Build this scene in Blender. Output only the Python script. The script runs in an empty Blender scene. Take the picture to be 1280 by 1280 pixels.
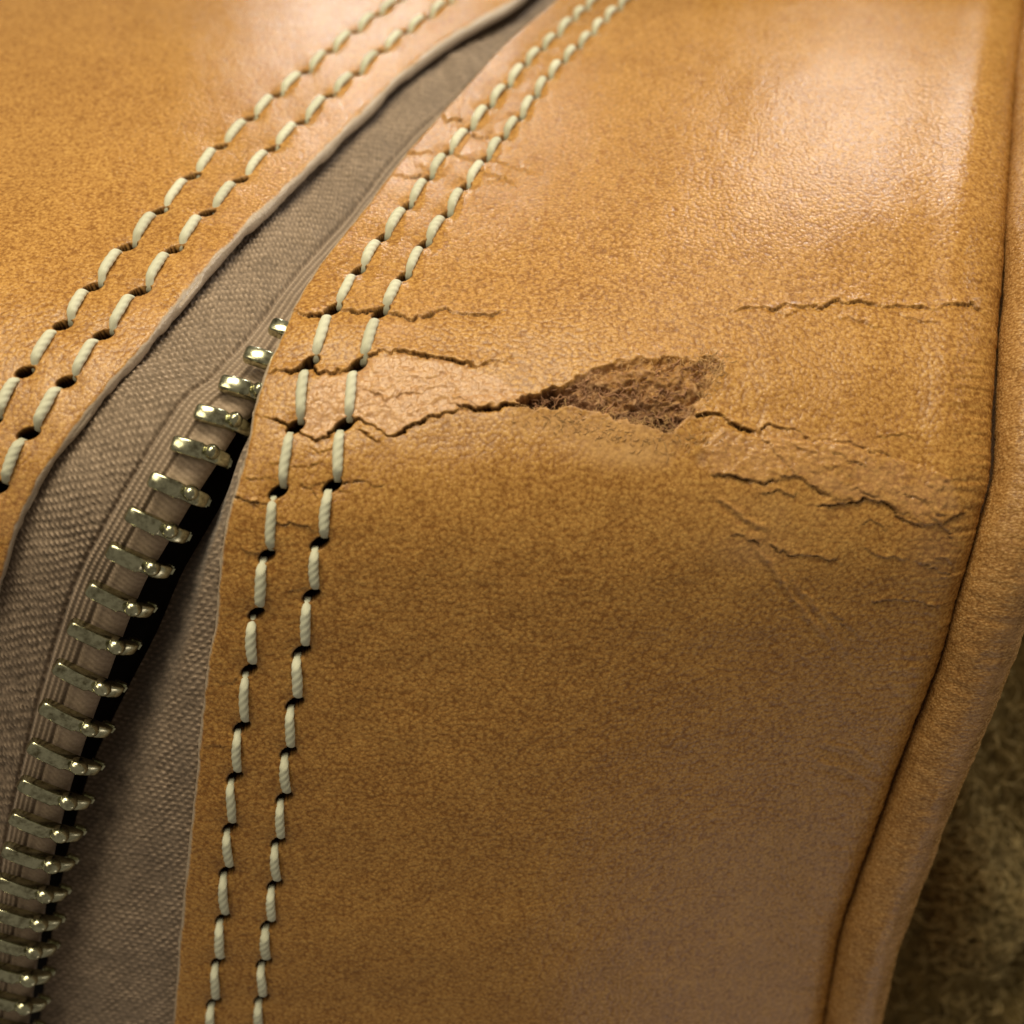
import bpy, bmesh, math, random
import numpy as np
from mathutils import Vector, Matrix

random.seed(7)
rng = np.random.default_rng(11)
SC = bpy.context.scene
COL = SC.collection
SC.unit_settings.system = 'METRIC'
SC.unit_settings.scale_length = 0.0039        # one unit is about 3.9 mm: the frame spans 5 cm of leather

U = 0.01                                      # drawing step -> scene units
D = 1700.0                                    # camera distance in drawing steps

# ------------------------------------------------------------------ camera, world, lamps
cam_d = bpy.data.cameras.new("camera")
cam = bpy.data.objects.new("camera", cam_d)
COL.objects.link(cam)
cam.location = (0, 0, D * U)
cam_d.sensor_width = 36
cam_d.angle = 2 * math.atan(640 / D)
cam_d.clip_start = 0.1
cam_d.clip_end = 500
cam_d.dof.use_dof = True
cam_d.dof.focus_distance = (D + 130) * U
cam_d.dof.aperture_fstop = 0.15
SC.camera = cam

w = bpy.data.worlds.new("World")
SC.world = w
w.use_nodes = True
w.node_tree.nodes["Background"].inputs[0].default_value = (1.0, 0.86, 0.66, 1)
w.node_tree.nodes["Background"].inputs[1].default_value = 0.19


def lamp(name, direction, dist, size, power, color, size_y=None, target=(0, 0, 0)):
    l = bpy.data.lights.new(name, 'AREA')
    l.energy = power
    l.color = color
    l.size = size
    if size_y:
        l.shape = 'RECTANGLE'
        l.size_y = size_y
    o = bpy.data.objects.new(name, l)
    COL.objects.link(o)
    d = Vector(direction).normalized()
    o.location = Vector(target) + d * dist
    o.rotation_euler = (-d).to_track_quat('-Z', 'Y').to_euler()
    return o


lamp("ceiling_lamp_back", (0.22, 0.96, -0.22), 27, 3.4, 2300, (1.0, 0.96, 0.90), 2.6, target=(4.9, 5.2, -3.0))
lamp("ceiling_lamp_back", (-0.09, 0.88, -0.47), 26, 1.8, 1150, (1.0, 0.96, 0.91), 1.6, target=(-2.9, 9.4, -8.2))
lamp("ceiling_lamp_front", (-0.08, 0.83, 0.56), 42, 22, 17500, (1.0, 0.87, 0.62), 14)
lamp("front_fill_light", (-0.45, 0.42, 0.79), 45, 16, 4800, (1.0, 0.87, 0.62), 20)  # added front fill for the lower leather, not a real window
lamp("side_lamp", (0.88, 0.46, -0.12), 32, 4, 5200, (1.0, 0.93, 0.84), 9, target=(5.5, 2.5, -2))
lamp("low_sheen_fill", (0.42, -0.90, 0.10), 24, 7, 300, (1.0, 0.84, 0.74), 5, target=(3.2, -7.4, -4.2))  # unseen low light added to give the lower panel its pinkish sheen

SC.view_settings.view_transform = 'Standard'
SC.view_settings.look = 'None'
SC.view_settings.exposure = 0
SC.view_settings.gamma = 1
SC.render.engine = 'CYCLES'
SC.cycles.max_bounces = 6


# ------------------------------------------------------------------ maths helpers
def smoothstep(a, b, x):
    t = np.clip((x - a) / (b - a), 0, 1)
    return t * t * (3 - 2 * t)


def hash3(ix, iy, iz):
    h = (ix * 374761393 + iy * 668265263 + iz * 2147483647 + 1013904223) & 0xffffffff
    h = ((h ^ (h >> 13)) * 1274126177) & 0xffffffff
    h = (h ^ (h >> 16)) & 0xffffffff
    return h / 4294967295.0 * 2 - 1


def vnoise(x, y, seed=0):
    x = np.asarray(x, float); y = np.asarray(y, float)
    ix = np.floor(x).astype(np.int64); iy = np.floor(y).astype(np.int64)
    fx = x - ix; fy = y - iy
    fx = fx * fx * fx * (fx * (fx * 6 - 15) + 10); fy = fy * fy * fy * (fy * (fy * 6 - 15) + 10)
    z = np.full_like(ix, seed)
    a = hash3(ix, iy, z); b = hash3(ix + 1, iy, z); c = hash3(ix, iy + 1, z); d = hash3(ix + 1, iy + 1, z)
    return (a * (1 - fx) + b * fx) * (1 - fy) + (c * (1 - fx) + d * fx) * fy


def fbm(x, y, seed=0, octaves=3):
    r = 0; a = 1.0
    for o in range(octaves):
        r = r + a * vnoise(x * 2 ** o + 17.3 * o, y * 2 ** o - 9.1 * o, seed + o)
        a *= 0.5
    return r


def curve(pts):
    """smooth cubic through points given as (parameter, value...)"""
    p = np.array(sorted(pts), float)
    t = p[:, 0]; v = p[:, 1:]
    m = np.gradient(v, t, axis=0)

    def f(x):
        x = np.asarray(x, float)
        i = np.clip(np.searchsorted(t, x) - 1, 0, len(t) - 2)
        h = t[i + 1] - t[i]
        s = (x - t[i]) / h
        sc = np.clip(s, 0, 1)[..., None]; hh = h[..., None]
        r = ((1 + 2 * sc) * (1 - sc) ** 2 * v[i] + sc * (1 - sc) ** 2 * hh * m[i]
             + sc * sc * (3 - 2 * sc) * v[i + 1] + sc * sc * (sc - 1) * hh * m[i + 1])
        ex = np.where(s < 0, s, np.where(s > 1, s - 1, 0))[..., None]
        r = r + ex * hh * np.where((s < 0)[..., None], m[i], m[i + 1])
        return r[..., 0] if v.shape[1] == 1 else r
    return f


# depth of the domed corner of the bag, read off the shrinking stitch length
_pk = [(-120, -1400), (-60, -1075), (10, -805), (60, -655), (105, -545), (160, -428), (221, -312), (296, -195), (386, -92),
       (452, -42), (532, -10), (590, 0), (640, -4), (695, -18), (768, -50), (839, -86), (911, -123), (973, -158),
       (1036, -195), (1091, -232), (1205, -308), (1300, -382), (1450, -500), (1600, -620)]
_raw = curve(_pk)
_yy = np.arange(-320, 1800, 2.0)
_zz = _raw(_yy)
_k = np.exp(-(np.arange(-30, 31) / 13.0) ** 2); _k /= _k.sum()
_zz = np.convolve(np.pad(_zz, 30, mode='reflect', reflect_type='odd'), _k, mode='valid')


def zprof(y):
    return np.interp(y, _yy, _zz)


def zbase(px, py):
    px = np.asarray(px, float); py = np.asarray(py, float)
    f = 1 - 0.30 * smoothstep(520, 1150, px) * smoothstep(520, 250, py) * (1 - 0.5 * smoothstep(240, -80, py))
    z = zprof(py) * f
    rx = 60 * np.logaddexp(0, (px - 700) / 60)
    z = z - 0.0010 * rx * 60 * np.logaddexp(0, (py - 760) / 60)
    z = z - 0.00016 * rx * rx * smoothstep(1300, 300, py)
    return z


def world(px, py, z):
    s = (D - z) / D
    return np.stack([(px - 640) * s * U, -(py - 640) * s * U, z * U + 0 * px], -1)


def base_point(px, py):
    px = np.asarray(px, float); py = np.asarray(py, float)
    P = world(px, py, zbase(px, py))
    e = 2.0
    dx = world(px + e, py, zbase(px + e, py)) - world(px - e, py, zbase(px - e, py))
    dy = world(px, py - e, zbase(px, py - e)) - world(px, py + e, zbase(px, py + e))
    n = np.cross(dx, dy)
    n /= np.linalg.norm(n, axis=-1, keepdims=True)
    return P, n


# ------------------------------------------------------------------ object helpers
def link_mesh(name, me, mat, parent=None):
    o = bpy.data.objects.new(name, me)
    if mat and not me.materials:
        me.materials.append(mat)
    COL.objects.link(o)
    if parent:
        o.parent = parent
        if parent.type == 'EMPTY':
            o.matrix_parent_inverse = Matrix.Translation(parent.location).inverted()
    return o


def grid_mesh(name, P, attrs=None, uv=None, flip=False):
    nr, nc = P.shape[:2]
    me = bpy.data.meshes.new(name)
    idx = np.arange(nr * nc).reshape(nr, nc)
    q = np.stack([idx[:-1, :-1], idx[1:, :-1], idx[1:, 1:], idx[:-1, 1:]], -1).reshape(-1, 4)
    if flip:
        q = q[:, ::-1]
    me.vertices.add(nr * nc)
    me.vertices.foreach_set("co", P.reshape(-1).astype(np.float32))
    me.loops.add(q.size)
    me.loops.foreach_set("vertex_index", q.reshape(-1).astype(np.int32))
    me.polygons.add(len(q))
    me.polygons.foreach_set("loop_start", (np.arange(len(q)) * 4).astype(np.int32))
    me.polygons.foreach_set("loop_total", np.full(len(q), 4, np.int32))
    me.polygons.foreach_set("use_smooth", np.ones(len(q), bool))
    me.update(calc_edges=True)
    for k, v in (attrs or {}).items():
        a = me.attributes.new(k, 'FLOAT', 'POINT')
        a.data.foreach_set("value", np.broadcast_to(v, (nr, nc)).reshape(-1).astype(np.float32))
    if uv is not None:
        l = me.uv_layers.new(name="UVMap")
        l.data.foreach_set("uv", uv.reshape(-1, 2)[q.reshape(-1)].reshape(-1).astype(np.float32))
    me.validate()
    return me


def tubes_mesh(name, paths, radii, sides=4):
    """many thin fibres joined in one mesh; paths: list of (n,3), radii: list of floats"""
    vs = []; fs = []; base = 0
    for p, r in zip(paths, radii):
        n = len(p)
        t = np.gradient(p, axis=0)
        t /= np.linalg.norm(t, axis=1, keepdims=True) + 1e-9
        ref = np.array([0.3, 0.2, 0.93]); a = np.cross(t, ref); a /= np.linalg.norm(a, axis=1, keepdims=True) + 1e-9
        b = np.cross(t, a)
        for i in range(n):
            rr = r * (0.35 + 0.65 * math.sin(math.pi * (0.12 + 0.76 * i / (n - 1))))
            for k in range(sides):
                an = 2 * math.pi * k / sides
                vs.append(p[i] + rr * (math.cos(an) * a[i] + math.sin(an) * b[i]))
        for i in range(n - 1):
            for k in range(sides):
                k2 = (k + 1) % sides
                fs.append((base + i * sides + k, base + i * sides + k2, base + (i + 1) * sides + k2, base + (i + 1) * sides + k))
        base += n * sides
    me = bpy.data.meshes.new(name)
    me.from_pydata([tuple(v) for v in vs], [], fs)
    for p in me.polygons:
        p.use_smooth = True
    return me


# ------------------------------------------------------------------ materials
def new_mat(name):
    m = bpy.data.materials.new(name)
    m.use_nodes = True
    nt = m.node_tree
    return m, nt, nt.nodes["Principled BSDF"]


class NB:
    def __init__(self, nt):
        self.nt = nt

    def n(self, typ, **kw):
        nd = self.nt.nodes.new(typ)
        for k, v in kw.items():
            if k == 'ins':
                for a, b in v.items():
                    if isinstance(b, bpy.types.NodeSocket):
                        self.nt.links.new(b, nd.inputs[a])
                    else:
                        nd.inputs[a].default_value = b
            else:
                setattr(nd, k, v)
        return nd

    def math(self, op, a, b=0.0, clamp=False):
        nd = self.n('ShaderNodeMath', operation=op, use_clamp=clamp)
        for i, v in enumerate((a, b)):
            if isinstance(v, bpy.types.NodeSocket):
                self.nt.links.new(v, nd.inputs[i])
            else:
                nd.inputs[i].default_value = v
        return nd.outputs[0]

    def mix(self, fac, a, b, mode='MIX'):
        nd = self.n('ShaderNodeMix', data_type='RGBA', blend_type=mode)
        for i, v in ((0, fac), (6, a), (7, b)):
            if isinstance(v, bpy.types.NodeSocket):
                self.nt.links.new(v, nd.inputs[i])
            else:
                nd.inputs[i].default_value = v if i == 0 else (*v, 1)
        return nd.outputs[2]

    def ramp(self, fac, stops):
        nd = self.n('ShaderNodeValToRGB')
        e = nd.color_ramp.elements
        while len(e) < len(stops):
            e.new(0.5)
        for el, (p, c) in zip(e, stops):
            el.position = p
            el.color = (*c, 1) if not isinstance(c, float) else (c, c, c, 1)
        self.nt.links.new(fac, nd.inputs[0])
        return nd.outputs[0]

    def noise(self, vec, scale, detail=3, rough=0.55, dist=0.0):
        nd = self.n('ShaderNodeTexNoise', ins={'Scale': scale, 'Detail': detail, 'Roughness': rough, 'Distortion': dist})
        self.nt.links.new(vec, nd.inputs['Vector'])
        return nd.outputs[0]

    def attr(self, name):
        return self.n('ShaderNodeAttribute', attribute_name=name).outputs['Fac']


def leather_material(name, dark, mid, light, grain=1.0, stretch=(1, 1, 1), rough=(0.16, 0.36)):
    m, nt, b = new_mat(name)
    g = NB(nt)
    tc = g.n('ShaderNodeTexCoord').outputs['Object']
    mp = g.n('ShaderNodeMapping', ins={'Vector': tc, 'Scale': stretch}).outputs[0]
    fine = g.noise(mp, 20 * grain, 5, 0.68, 0.4)
    fib = g.noise(mp, 8.5 * grain, 3, 0.6, 1.6)
    fib = g.math('ABSOLUTE', g.math('SUBTRACT', fib, 0.5))           # thin bright curls
    fib = g.math('SUBTRACT', 1.0, g.math('MULTIPLY', fib, 16.0), True)
    vor = g.n('ShaderNodeTexVoronoi', feature='F1', ins={'Vector': mp, 'Scale': 17 * grain, 'Randomness': 1.0}).outputs['Distance']
    blot = g.noise(mp, 1.5, 4, 0.55, 0.3)
    big = g.noise(mp, 0.42, 2, 0.5, 0.0)
    v = g.math('ADD', g.math('MULTIPLY', fine, 1.15), g.math('MULTIPLY', vor, -0.42))
    v = g.math('ADD', v, g.math('MULTIPLY', blot, 0.20))
    v = g.math('ADD', v, g.math('MULTIPLY', fib, 0.15))
    v = g.math('ADD', v, g.math('MULTIPLY', big, 0.10))
    v = g.math('SUBTRACT', v, 0.11)
    col = g.ramp(v, [(0.22, dark), (0.50, mid), (0.80, light)])
    gloss = g.attr('gloss')
    col = g.mix(g.math('MULTIPLY', gloss, 0.52, True), col, (0.58, 0.345, 0.195))
    # pale nap rubbed off the surface
    nap = g.noise(mp, 22, 3, 0.7, 0.6)
    scuff = g.math('MULTIPLY', g.attr('scuff'), g.math('ADD', 0.45, g.math('MULTIPLY', nap, 0.7)), True)
    col = g.mix(scuff, col, (0.56, 0.34, 0.15))
    # torn flesh side
    fl = g.noise(mp, 11, 4, 0.7, 1.2)
    flc = g.ramp(fl, [(0.30, (0.050, 0.024, 0.013)), (0.48, (0.24, 0.125, 0.066)), (0.68, (0.56, 0.36, 0.21))])
    col = g.mix(g.attr('flesh'), col, flc)
    col = g.mix(g.attr('crack_and_shade'), col, (0.022, 0.009, 0.004))  # dark split leather in cracks; painted shade in needle holes and tear apex
    col = g.mix(g.attr('ridge'), col, (0.60, 0.34, 0.15))
    col = g.mix(g.attr('edge'), col, (0.47, 0.395, 0.31))
    nt.links.new(col, b.inputs['Base Color'])
    r = g.math('ADD', rough[0], g.math('MULTIPLY', fine, rough[1] - rough[0]))
    r = g.math('SUBTRACT', r, g.math('MULTIPLY', gloss, 0.15))
    matte = g.math('MAXIMUM', g.math('MAXIMUM', g.attr('flesh'), g.attr('crack_and_shade')), g.attr('scuff'))
    r = g.math('ADD', r, g.math('MULTIPLY', matte, 0.45), True)
    nt.links.new(r, b.inputs['Roughness'])
    nt.links.new(g.math('SUBTRACT', 0.42, g.math('MULTIPLY', matte, 0.38), True), b.inputs['Specular IOR Level'])
    h = g.math('ADD', g.math('MULTIPLY', fine, 0.6), g.math('MULTIPLY', vor, -0.55))
    h = g.math('ADD', h, g.math('MULTIPLY', blot, 0.15))
    h = g.math('ADD', h, g.math('MULTIPLY', g.math('MULTIPLY', fl, g.attr('flesh')), 1.5))
    bp = g.n('ShaderNodeBump', ins={'Strength': 0.47, 'Distance': 0.028, 'Height': h}).outputs[0]
    nt.links.new(bp, b.inputs['Normal'])
    return m


M_LEATHER = leather_material("tan_leather", (0.25, 0.106, 0.021), (0.46, 0.234, 0.058), (0.62, 0.355, 0.100))
M_PIPING = leather_material("piping_leather", (0.22, 0.100, 0.026), (0.42, 0.220, 0.068), (0.66, 0.41, 0.17), 1.0, (1, 1.8, 1.3))


def cloth_material():
    m, nt, b = new_mat("zip_tape_cloth")
    g = NB(nt)
    tc = g.n('ShaderNodeTexCoord').outputs['Object']
    f = g.noise(tc, 24, 3, 0.7)
    big = g.noise(tc, 1.2, 3, 0.5)
    v = g.math('ADD', g.math('MULTIPLY', g.attr('yarn'), 0.42), g.math('MULTIPLY', f, 0.48))
    v = g.math('ADD', v, g.math('MULTIPLY', big, 0.2))
    c = g.ramp(v, [(0.2, (0.115, 0.083, 0.056)), (0.55, (0.30, 0.224, 0.160)), (0.9, (0.52, 0.40, 0.30))])
    nt.links.new(c, b.inputs['Base Color'])
    b.inputs['Roughness'].default_value = 0.75
    b.inputs['Specular IOR Level'].default_value = 0.25
    b.inputs['Sheen Weight'].default_value = 0.15
    bp = g.n('ShaderNodeBump', ins={'Strength': 0.4, 'Distance': 0.02, 'Height': f}).outputs[0]
    nt.links.new(bp, b.inputs['Normal'])
    return m


def thread_material():
    m, nt, b = new_mat("cream_thread")
    g = NB(nt)
    tc = g.n('ShaderNodeTexCoord').outputs['Generated']
    f = g.noise(tc, 9, 3, 0.7)
    oi = g.n('ShaderNodeObjectInfo').outputs['Random']
    v = g.math('ADD', g.math('MULTIPLY', f, 0.6), g.math('MULTIPLY', oi, 0.3))
    c = g.ramp(v, [(0.15, (0.46, 0.46, 0.34)), (0.7, (0.68, 0.69, 0.54))])
    nt.links.new(c, b.inputs['Base Color'])
    b.inputs['Roughness'].default_value = 0.6
    b.inputs['Specular IOR Level'].default_value = 0.3
    return m


def metal_material():
    m, nt, b = new_mat("antique_brass")
    g = NB(nt)
    tc = g.n('ShaderNodeTexCoord').outputs['Object']
    f = g.noise(g.n('ShaderNodeNewGeometry').outputs['Position'], 9, 5, 0.7)
    c = g.ramp(f, [(0.3, (0.16, 0.145, 0.08)), (0.56, (0.55, 0.55, 0.38))])
    nt.links.new(c, b.inputs['Base Color'])
    b.inputs['Metallic'].default_value = 1.0
    nt.links.new(g.math('ADD', 0.10, g.math('MULTIPLY', f, 0.22)), b.inputs['Roughness'])
    bp = g.n('ShaderNodeBump', ins={'Strength': 0.08, 'Distance': 0.01, 'Height': f}).outputs[0]
    nt.links.new(bp, b.inputs['Normal'])
    return m


def plain(name, c, rough=0.8, spec=0.3, scale=6, var=0.35, bump=0.3):
    m, nt, b = new_mat(name)
    g = NB(nt)
    tc = g.n('ShaderNodeTexCoord').outputs['Object']
    f = g.noise(tc, scale, 4, 0.65, 0.5)
    cc = g.ramp(f, [(0.3, tuple(x * (1 - var) for x in c)), (0.7, tuple(x * (1 + var) for x in c))])
    nt.links.new(cc, b.inputs['Base Color'])
    b.inputs['Roughness'].default_value = rough
    b.inputs['Specular IOR Level'].default_value = spec
    bp = g.n('ShaderNodeBump', ins={'Strength': bump, 'Distance': 0.03, 'Height': f}).outputs[0]
    nt.links.new(bp, b.inputs['Normal'])
    return m


M_CLOTH = cloth_material()
M_THREAD = thread_material()
M_METAL = metal_material()
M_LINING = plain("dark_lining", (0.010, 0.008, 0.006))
M_FIBRE = plain("torn_fibre", (0.36, 0.20, 0.115), 0.9, 0.1, 9, 0.6)
M_NAP = plain("pale_nap", (0.50, 0.31, 0.14), 0.9, 0.1, 9, 0.3)
M_RUG = plain("olive_rug", (0.13, 0.092, 0.034), 0.95, 0.1, 5, 0.6, 0.8)
M_PILE = plain("rug_pile_yarn", (0.42, 0.32, 0.14), 0.9, 0.15, 2.5, 0.6)

# ------------------------------------------------------------------ outlines of the photographed pieces
# right-hand panel: zip edge and seam edge; left-hand panel: zip edge (row, column)
zip_edge = curve([(-140, 850), (-60, 757), (0, 690), (47, 636), (113, 573), (191, 503), (254, 456), (312.5, 409), (350, 383), (383, 364),
                  (411, 353), (458, 331), (514, 315), (567.5, 305), (608, 293), (652, 281), (724, 272), (777, 268), (825, 259),
                  (903, 250), (981, 243), (1054, 235), (1147, 226), (1279, 215), (1500, 197)])
seam_edge = curve([(-140, 1296), (20, 1276), (86, 1267), (156, 1259), (234, 1251), (351, 1241), (428, 1234), (518, 1228), (600, 1224),
                   (647, 1214), (702, 1202), (764, 1187), (830, 1170), (912, 1140), (976, 1117), (1032, 1099), (1100, 1076),
                   (1160, 1057), (1265, 1037), (1500, 985)])
_seam = seam_edge
seam_fix = curve([(-140, 8), (0, 9), (350, 22), (600, 25), (900, 15), (1265, 6), (1500, 6)])


def seam_edge(y):
    return _seam(y) + seam_fix(y)


lid_edge = curve([(-140, 800), (-60, 712), (0, 640), (35, 577), (74, 522), (133, 458), (211, 380), (285, 303), (380, 218), (417.5, 189),
                  (470, 144), (536, 92), (605, 46), (655, 23), (724, 2), (800, -28), (960, -75), (1130, -112), (1350, -150)])

L1 = [(556, -55), (528, -20), (499, -1), (472, 16.4), (444, 38), (413, 62.5), (382, 89), (346.5, 117.5), (313.5, 147.6), (275, 183), (240, 220), (199.5, 262),
      (159, 306), (116, 356), (78.5, 405), (31, 464), (-12, 525), (-48, 586)]
L2 = [(610, -42), (586, -20), (560, 1), (534, 19.5), (507, 38), (477, 62.5), (446, 90), (412, 118), (377, 151), (340, 185), (300, 224), (259, 265), (218, 310),
      (175, 361.5), (129, 416.5), (82, 476), (35, 541), (-5, 610), (-40, 680)]
R1 = [(748, -4), (732, 10), (716, 23.4), (696.5, 43), (677, 60.5), (656, 80), (634, 105.5), (610.5, 131), (587, 160), (560, 190), (535.5, 221), (509, 257),
      (479, 296), (448, 338), (417, 386), (387.5, 452.5), (369, 532.5), (347.5, 615), (333, 695.6), (320, 768), (311, 839),
      (301.5, 911), (293, 973), (287, 1036.6), (283, 1091), (278, 1150.6), (272, 1205), (267, 1255), (261, 1306), (255, 1355)]
R2 = [(788, -4), (772, 10), (755, 24.6), (739.5, 41), (722, 58), (703, 76), (685, 96), (668, 119), (649, 145.7), (628, 170.7), (606.6, 199), (581, 233),
      (558, 267.6), (530.5, 304.7), (505, 345.7), (476, 390.3), (447.5, 455), (430, 530), (415, 607.5), (399, 680), (389, 745),
      (376.6, 815.6), (368, 881), (360, 942), (354.7, 999), (347, 1055), (343, 1108), (335, 1158), (329.7, 1205), (326.6, 1250.6),
      (320, 1296), (314, 1345)]

# cracks: (strength of the groove, lift of the upper lip, points)
CRACKS = [
    (1.0, 5, [(362, 387), (380, 394), (402, 392), (417, 386)]),
    (1.0, 4, [(417, 386), (445, 392), (470, 389), (476, 390)]),
    (1.0, 4, [(476, 390), (490, 393), (512, 400), (525, 400)]),
    (0.7, 3, [(525, 400), (540, 390), (562, 389), (590, 395), (630, 390)]),
    (1.0, 6, [(330, 467), (350, 462), (362, 466), (386, 455), (400, 467), (430, 462), (446, 456), (460, 443), (482, 440), (505, 440),
              (540, 445), (556, 449), (570, 451), (588, 455), (602, 457.5)]),
    (0.5, 3, [(602, 457), (616, 453), (630, 452), (645, 445)]),
    (0.8, 6, [(318, 517), (345, 525), (365, 535), (376, 542), (395, 548), (412, 542), (430, 528), (446, 524), (465, 532), (480, 543), (488, 546), (498, 540),
              (510, 532), (545, 520), (575, 512), (600, 510)]),
    (1.0, 6, [(566, 504), (580, 508), (596, 511), (622, 509), (645, 508), (660, 503)]),
    (0.75, 6, [(862, 524), (873, 521), (886, 518), (898, 520), (909, 526), (918, 532), (930, 536), (950, 541)]),
    (0.6, 4, [(950, 541), (954, 536), (962, 531), (980, 537), (999, 541), (1004, 548), (1013, 552)]),
    (0.25, 3, [(1013, 551), (1050, 551), (1073, 557), (1093, 565), (1120, 572)]),
    (0.35, 3, [(950, 541), (964, 561), (984, 582), (992, 594)]),
    (0.75, 4, [(888, 592), (894, 594), (917, 596), (936, 600), (956, 603), (972, 603)]),
    (0.55, 4, [(972, 592), (985, 594), (999, 597), (1010, 604), (1019, 612), (1038, 623)]),
    (0.85, 5, [(1022, 630), (1038, 631), (1054, 629), (1068, 626), (1089, 625), (1100, 626), (1109, 630), (1117, 637), (1124, 646), (1140, 653), (1159, 658.6)]),
    (0.45, 3, [(1159, 658), (1179, 651), (1198, 645), (1210, 640)]),
    (0.5, 3, [(915, 672), (925, 668), (944, 677), (952, 684)]),
    (0.5, 3, [(964, 681), (975, 689), (987, 694), (1019, 694), (1050, 704)]),
    (0.45, 3, [(1085, 756), (1112, 750), (1140, 752), (1160, 756), (1178, 758)]),
    (0.6, 4, [(912, 389), (930, 386), (956, 385), (965, 388), (984, 381), (1007, 384), (1020, 386), (1034, 383), (1050, 376), (1062, 381), (1077, 376), (1097, 383),
              (1128, 385), (1159, 389), (1191, 387), (1210, 382), (1222, 389), (1240, 393)]),
    (0.9, 4, [(546, 142), (556, 148), (570, 151), (578, 149)]),
    (0.6, 3, [(587, 166), (600, 172), (612, 174)]),
    (0.6, 3, [(500, 193), (510, 190), (522, 195), (536, 192)]),
    (0.7, 3, [(489, 216), (500, 219), (512, 222), (530, 219)]),
    (0.7, 3, [(565, 188), (580, 198), (594, 200), (606, 198)]),
    (0.25, 2, [(606, 200), (640, 210), (680, 222)]),
    (0.9, 4, [(290, 620), (302, 624), (312, 629), (326, 628)]),
    (0.6, 3, [(374, 606), (384, 610), (392, 616), (396, 628)]),
    (0.5, 3, [(425, 605), (440, 600), (455, 602), (470, 608), (482, 604)]),
    (0.45, 3, [(448, 538), (462, 544), (474, 554)]),
    (0.35, 2, [(262, 850), (276, 854), (300, 852)]),
    (0.3, 2, [(252, 935), (268, 931), (282, 934)]),
    (0.3, 2, [(390, 560), (404, 566), (418, 562)]),
]
# long soft creases pushed up in the leather
CREASES = [(2.0, [(935, 672), (960, 702), (976, 725), (1003, 764), (1030, 791), (1062, 835)]),
           (2.2, [(888, 618), (915, 636), (940, 652), (965, 664)]),
           (1.6, [(980, 712), (1012, 752), (1042, 788), (1075, 845)]),
           (1.6, [(1020, 930), (1070, 940), (1105, 962)]),
           (1.6, [(1010, 950), (1060, 962), (1100, 985)])]
TEAR = [(648, 505), (662, 495), (685, 487), (702, 484), (716, 476), (732, 466), (747, 461), (764, 457), (779, 451), (806, 449), (835, 447), (853, 448), (869, 454),
        (877, 449), (885, 447), (894, 448), (901, 452), (899, 461), (896, 467), (889, 474), (885, 483), (880, 492), (879, 501), (870, 510), (866, 519),
        (854, 530), (841, 539), (825, 538), (794, 530), (760, 521), (740, 515), (722, 511), (700, 509), (685, 509), (668, 511), (654, 511)]
STRIP = [(398, 470), (430, 465), (448, 458), (462, 446), (505, 443), (540, 448), (575, 454), (620, 470), (648, 490), (655, 500), (622, 508), (580, 506),
         (545, 519), (510, 531), (488, 544), (466, 531), (446, 523), (430, 526), (412, 541), (395, 546), (378, 540), (372, 520), (384, 490)]


def seg_dist(px, py, pts, closed=False):
    """distance to a polyline and signed side (positive on the upper side)"""
    best = np.full(px.shape, 1e9); side = np.zeros(px.shape); par = np.zeros(px.shape)
    n = len(pts)
    rngs = range(n if closed else n - 1)
    for i in rngs:
        x0, y0 = pts[i]; x1, y1 = pts[(i + 1) % n]
        dx, dy = x1 - x0, y1 - y0
        l2 = dx * dx + dy * dy + 1e-9
        t = np.clip(((px - x0) * dx + (py - y0) * dy) / l2, 0, 1)
        ex = px - (x0 + t * dx); ey = py - (y0 + t * dy)
        d = np.hypot(ex, ey)
        s = (px - x0) * dy - (py - y0) * dx
        m = d < best
        best = np.where(m, d, best); side = np.where(m, s, side); par = np.where(m, (i + t) / (n - (0 if closed else 1)), par)
    return best, np.sign(side), par


def inside(px, py, pts):
    r = np.zeros(px.shape, bool)
    n = len(pts)
    for i in range(n):
        x0, y0 = pts[i]; x1, y1 = pts[(i + 1) % n]
        c = ((y0 > py) != (y1 > py)) & (px < (x1 - x0) * (py - y0) / (y1 - y0 + 1e-12) + x0)
        r ^= c
    return r


def window(px, py, pts, m):
    xs = [p[0] for p in pts]; ys = [p[1] for p in pts]
    return (px > min(xs) - m) & (px < max(xs) + m) & (py > min(ys) - m) & (py < max(ys) + m)


def stitch_frames(holes, off, slit):
    """surface points and slit directions of the needle holes of one row"""
    h = np.array(holes, float)
    P, N = base_point(h[:, 0], h[:, 1])
    A = base_point(h[:, 0] + slit[0] * 3, h[:, 1] + slit[1] * 3)[0] - P
    A /= np.linalg.norm(A, axis=1, keepdims=True)
    return P, N, A, off


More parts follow.
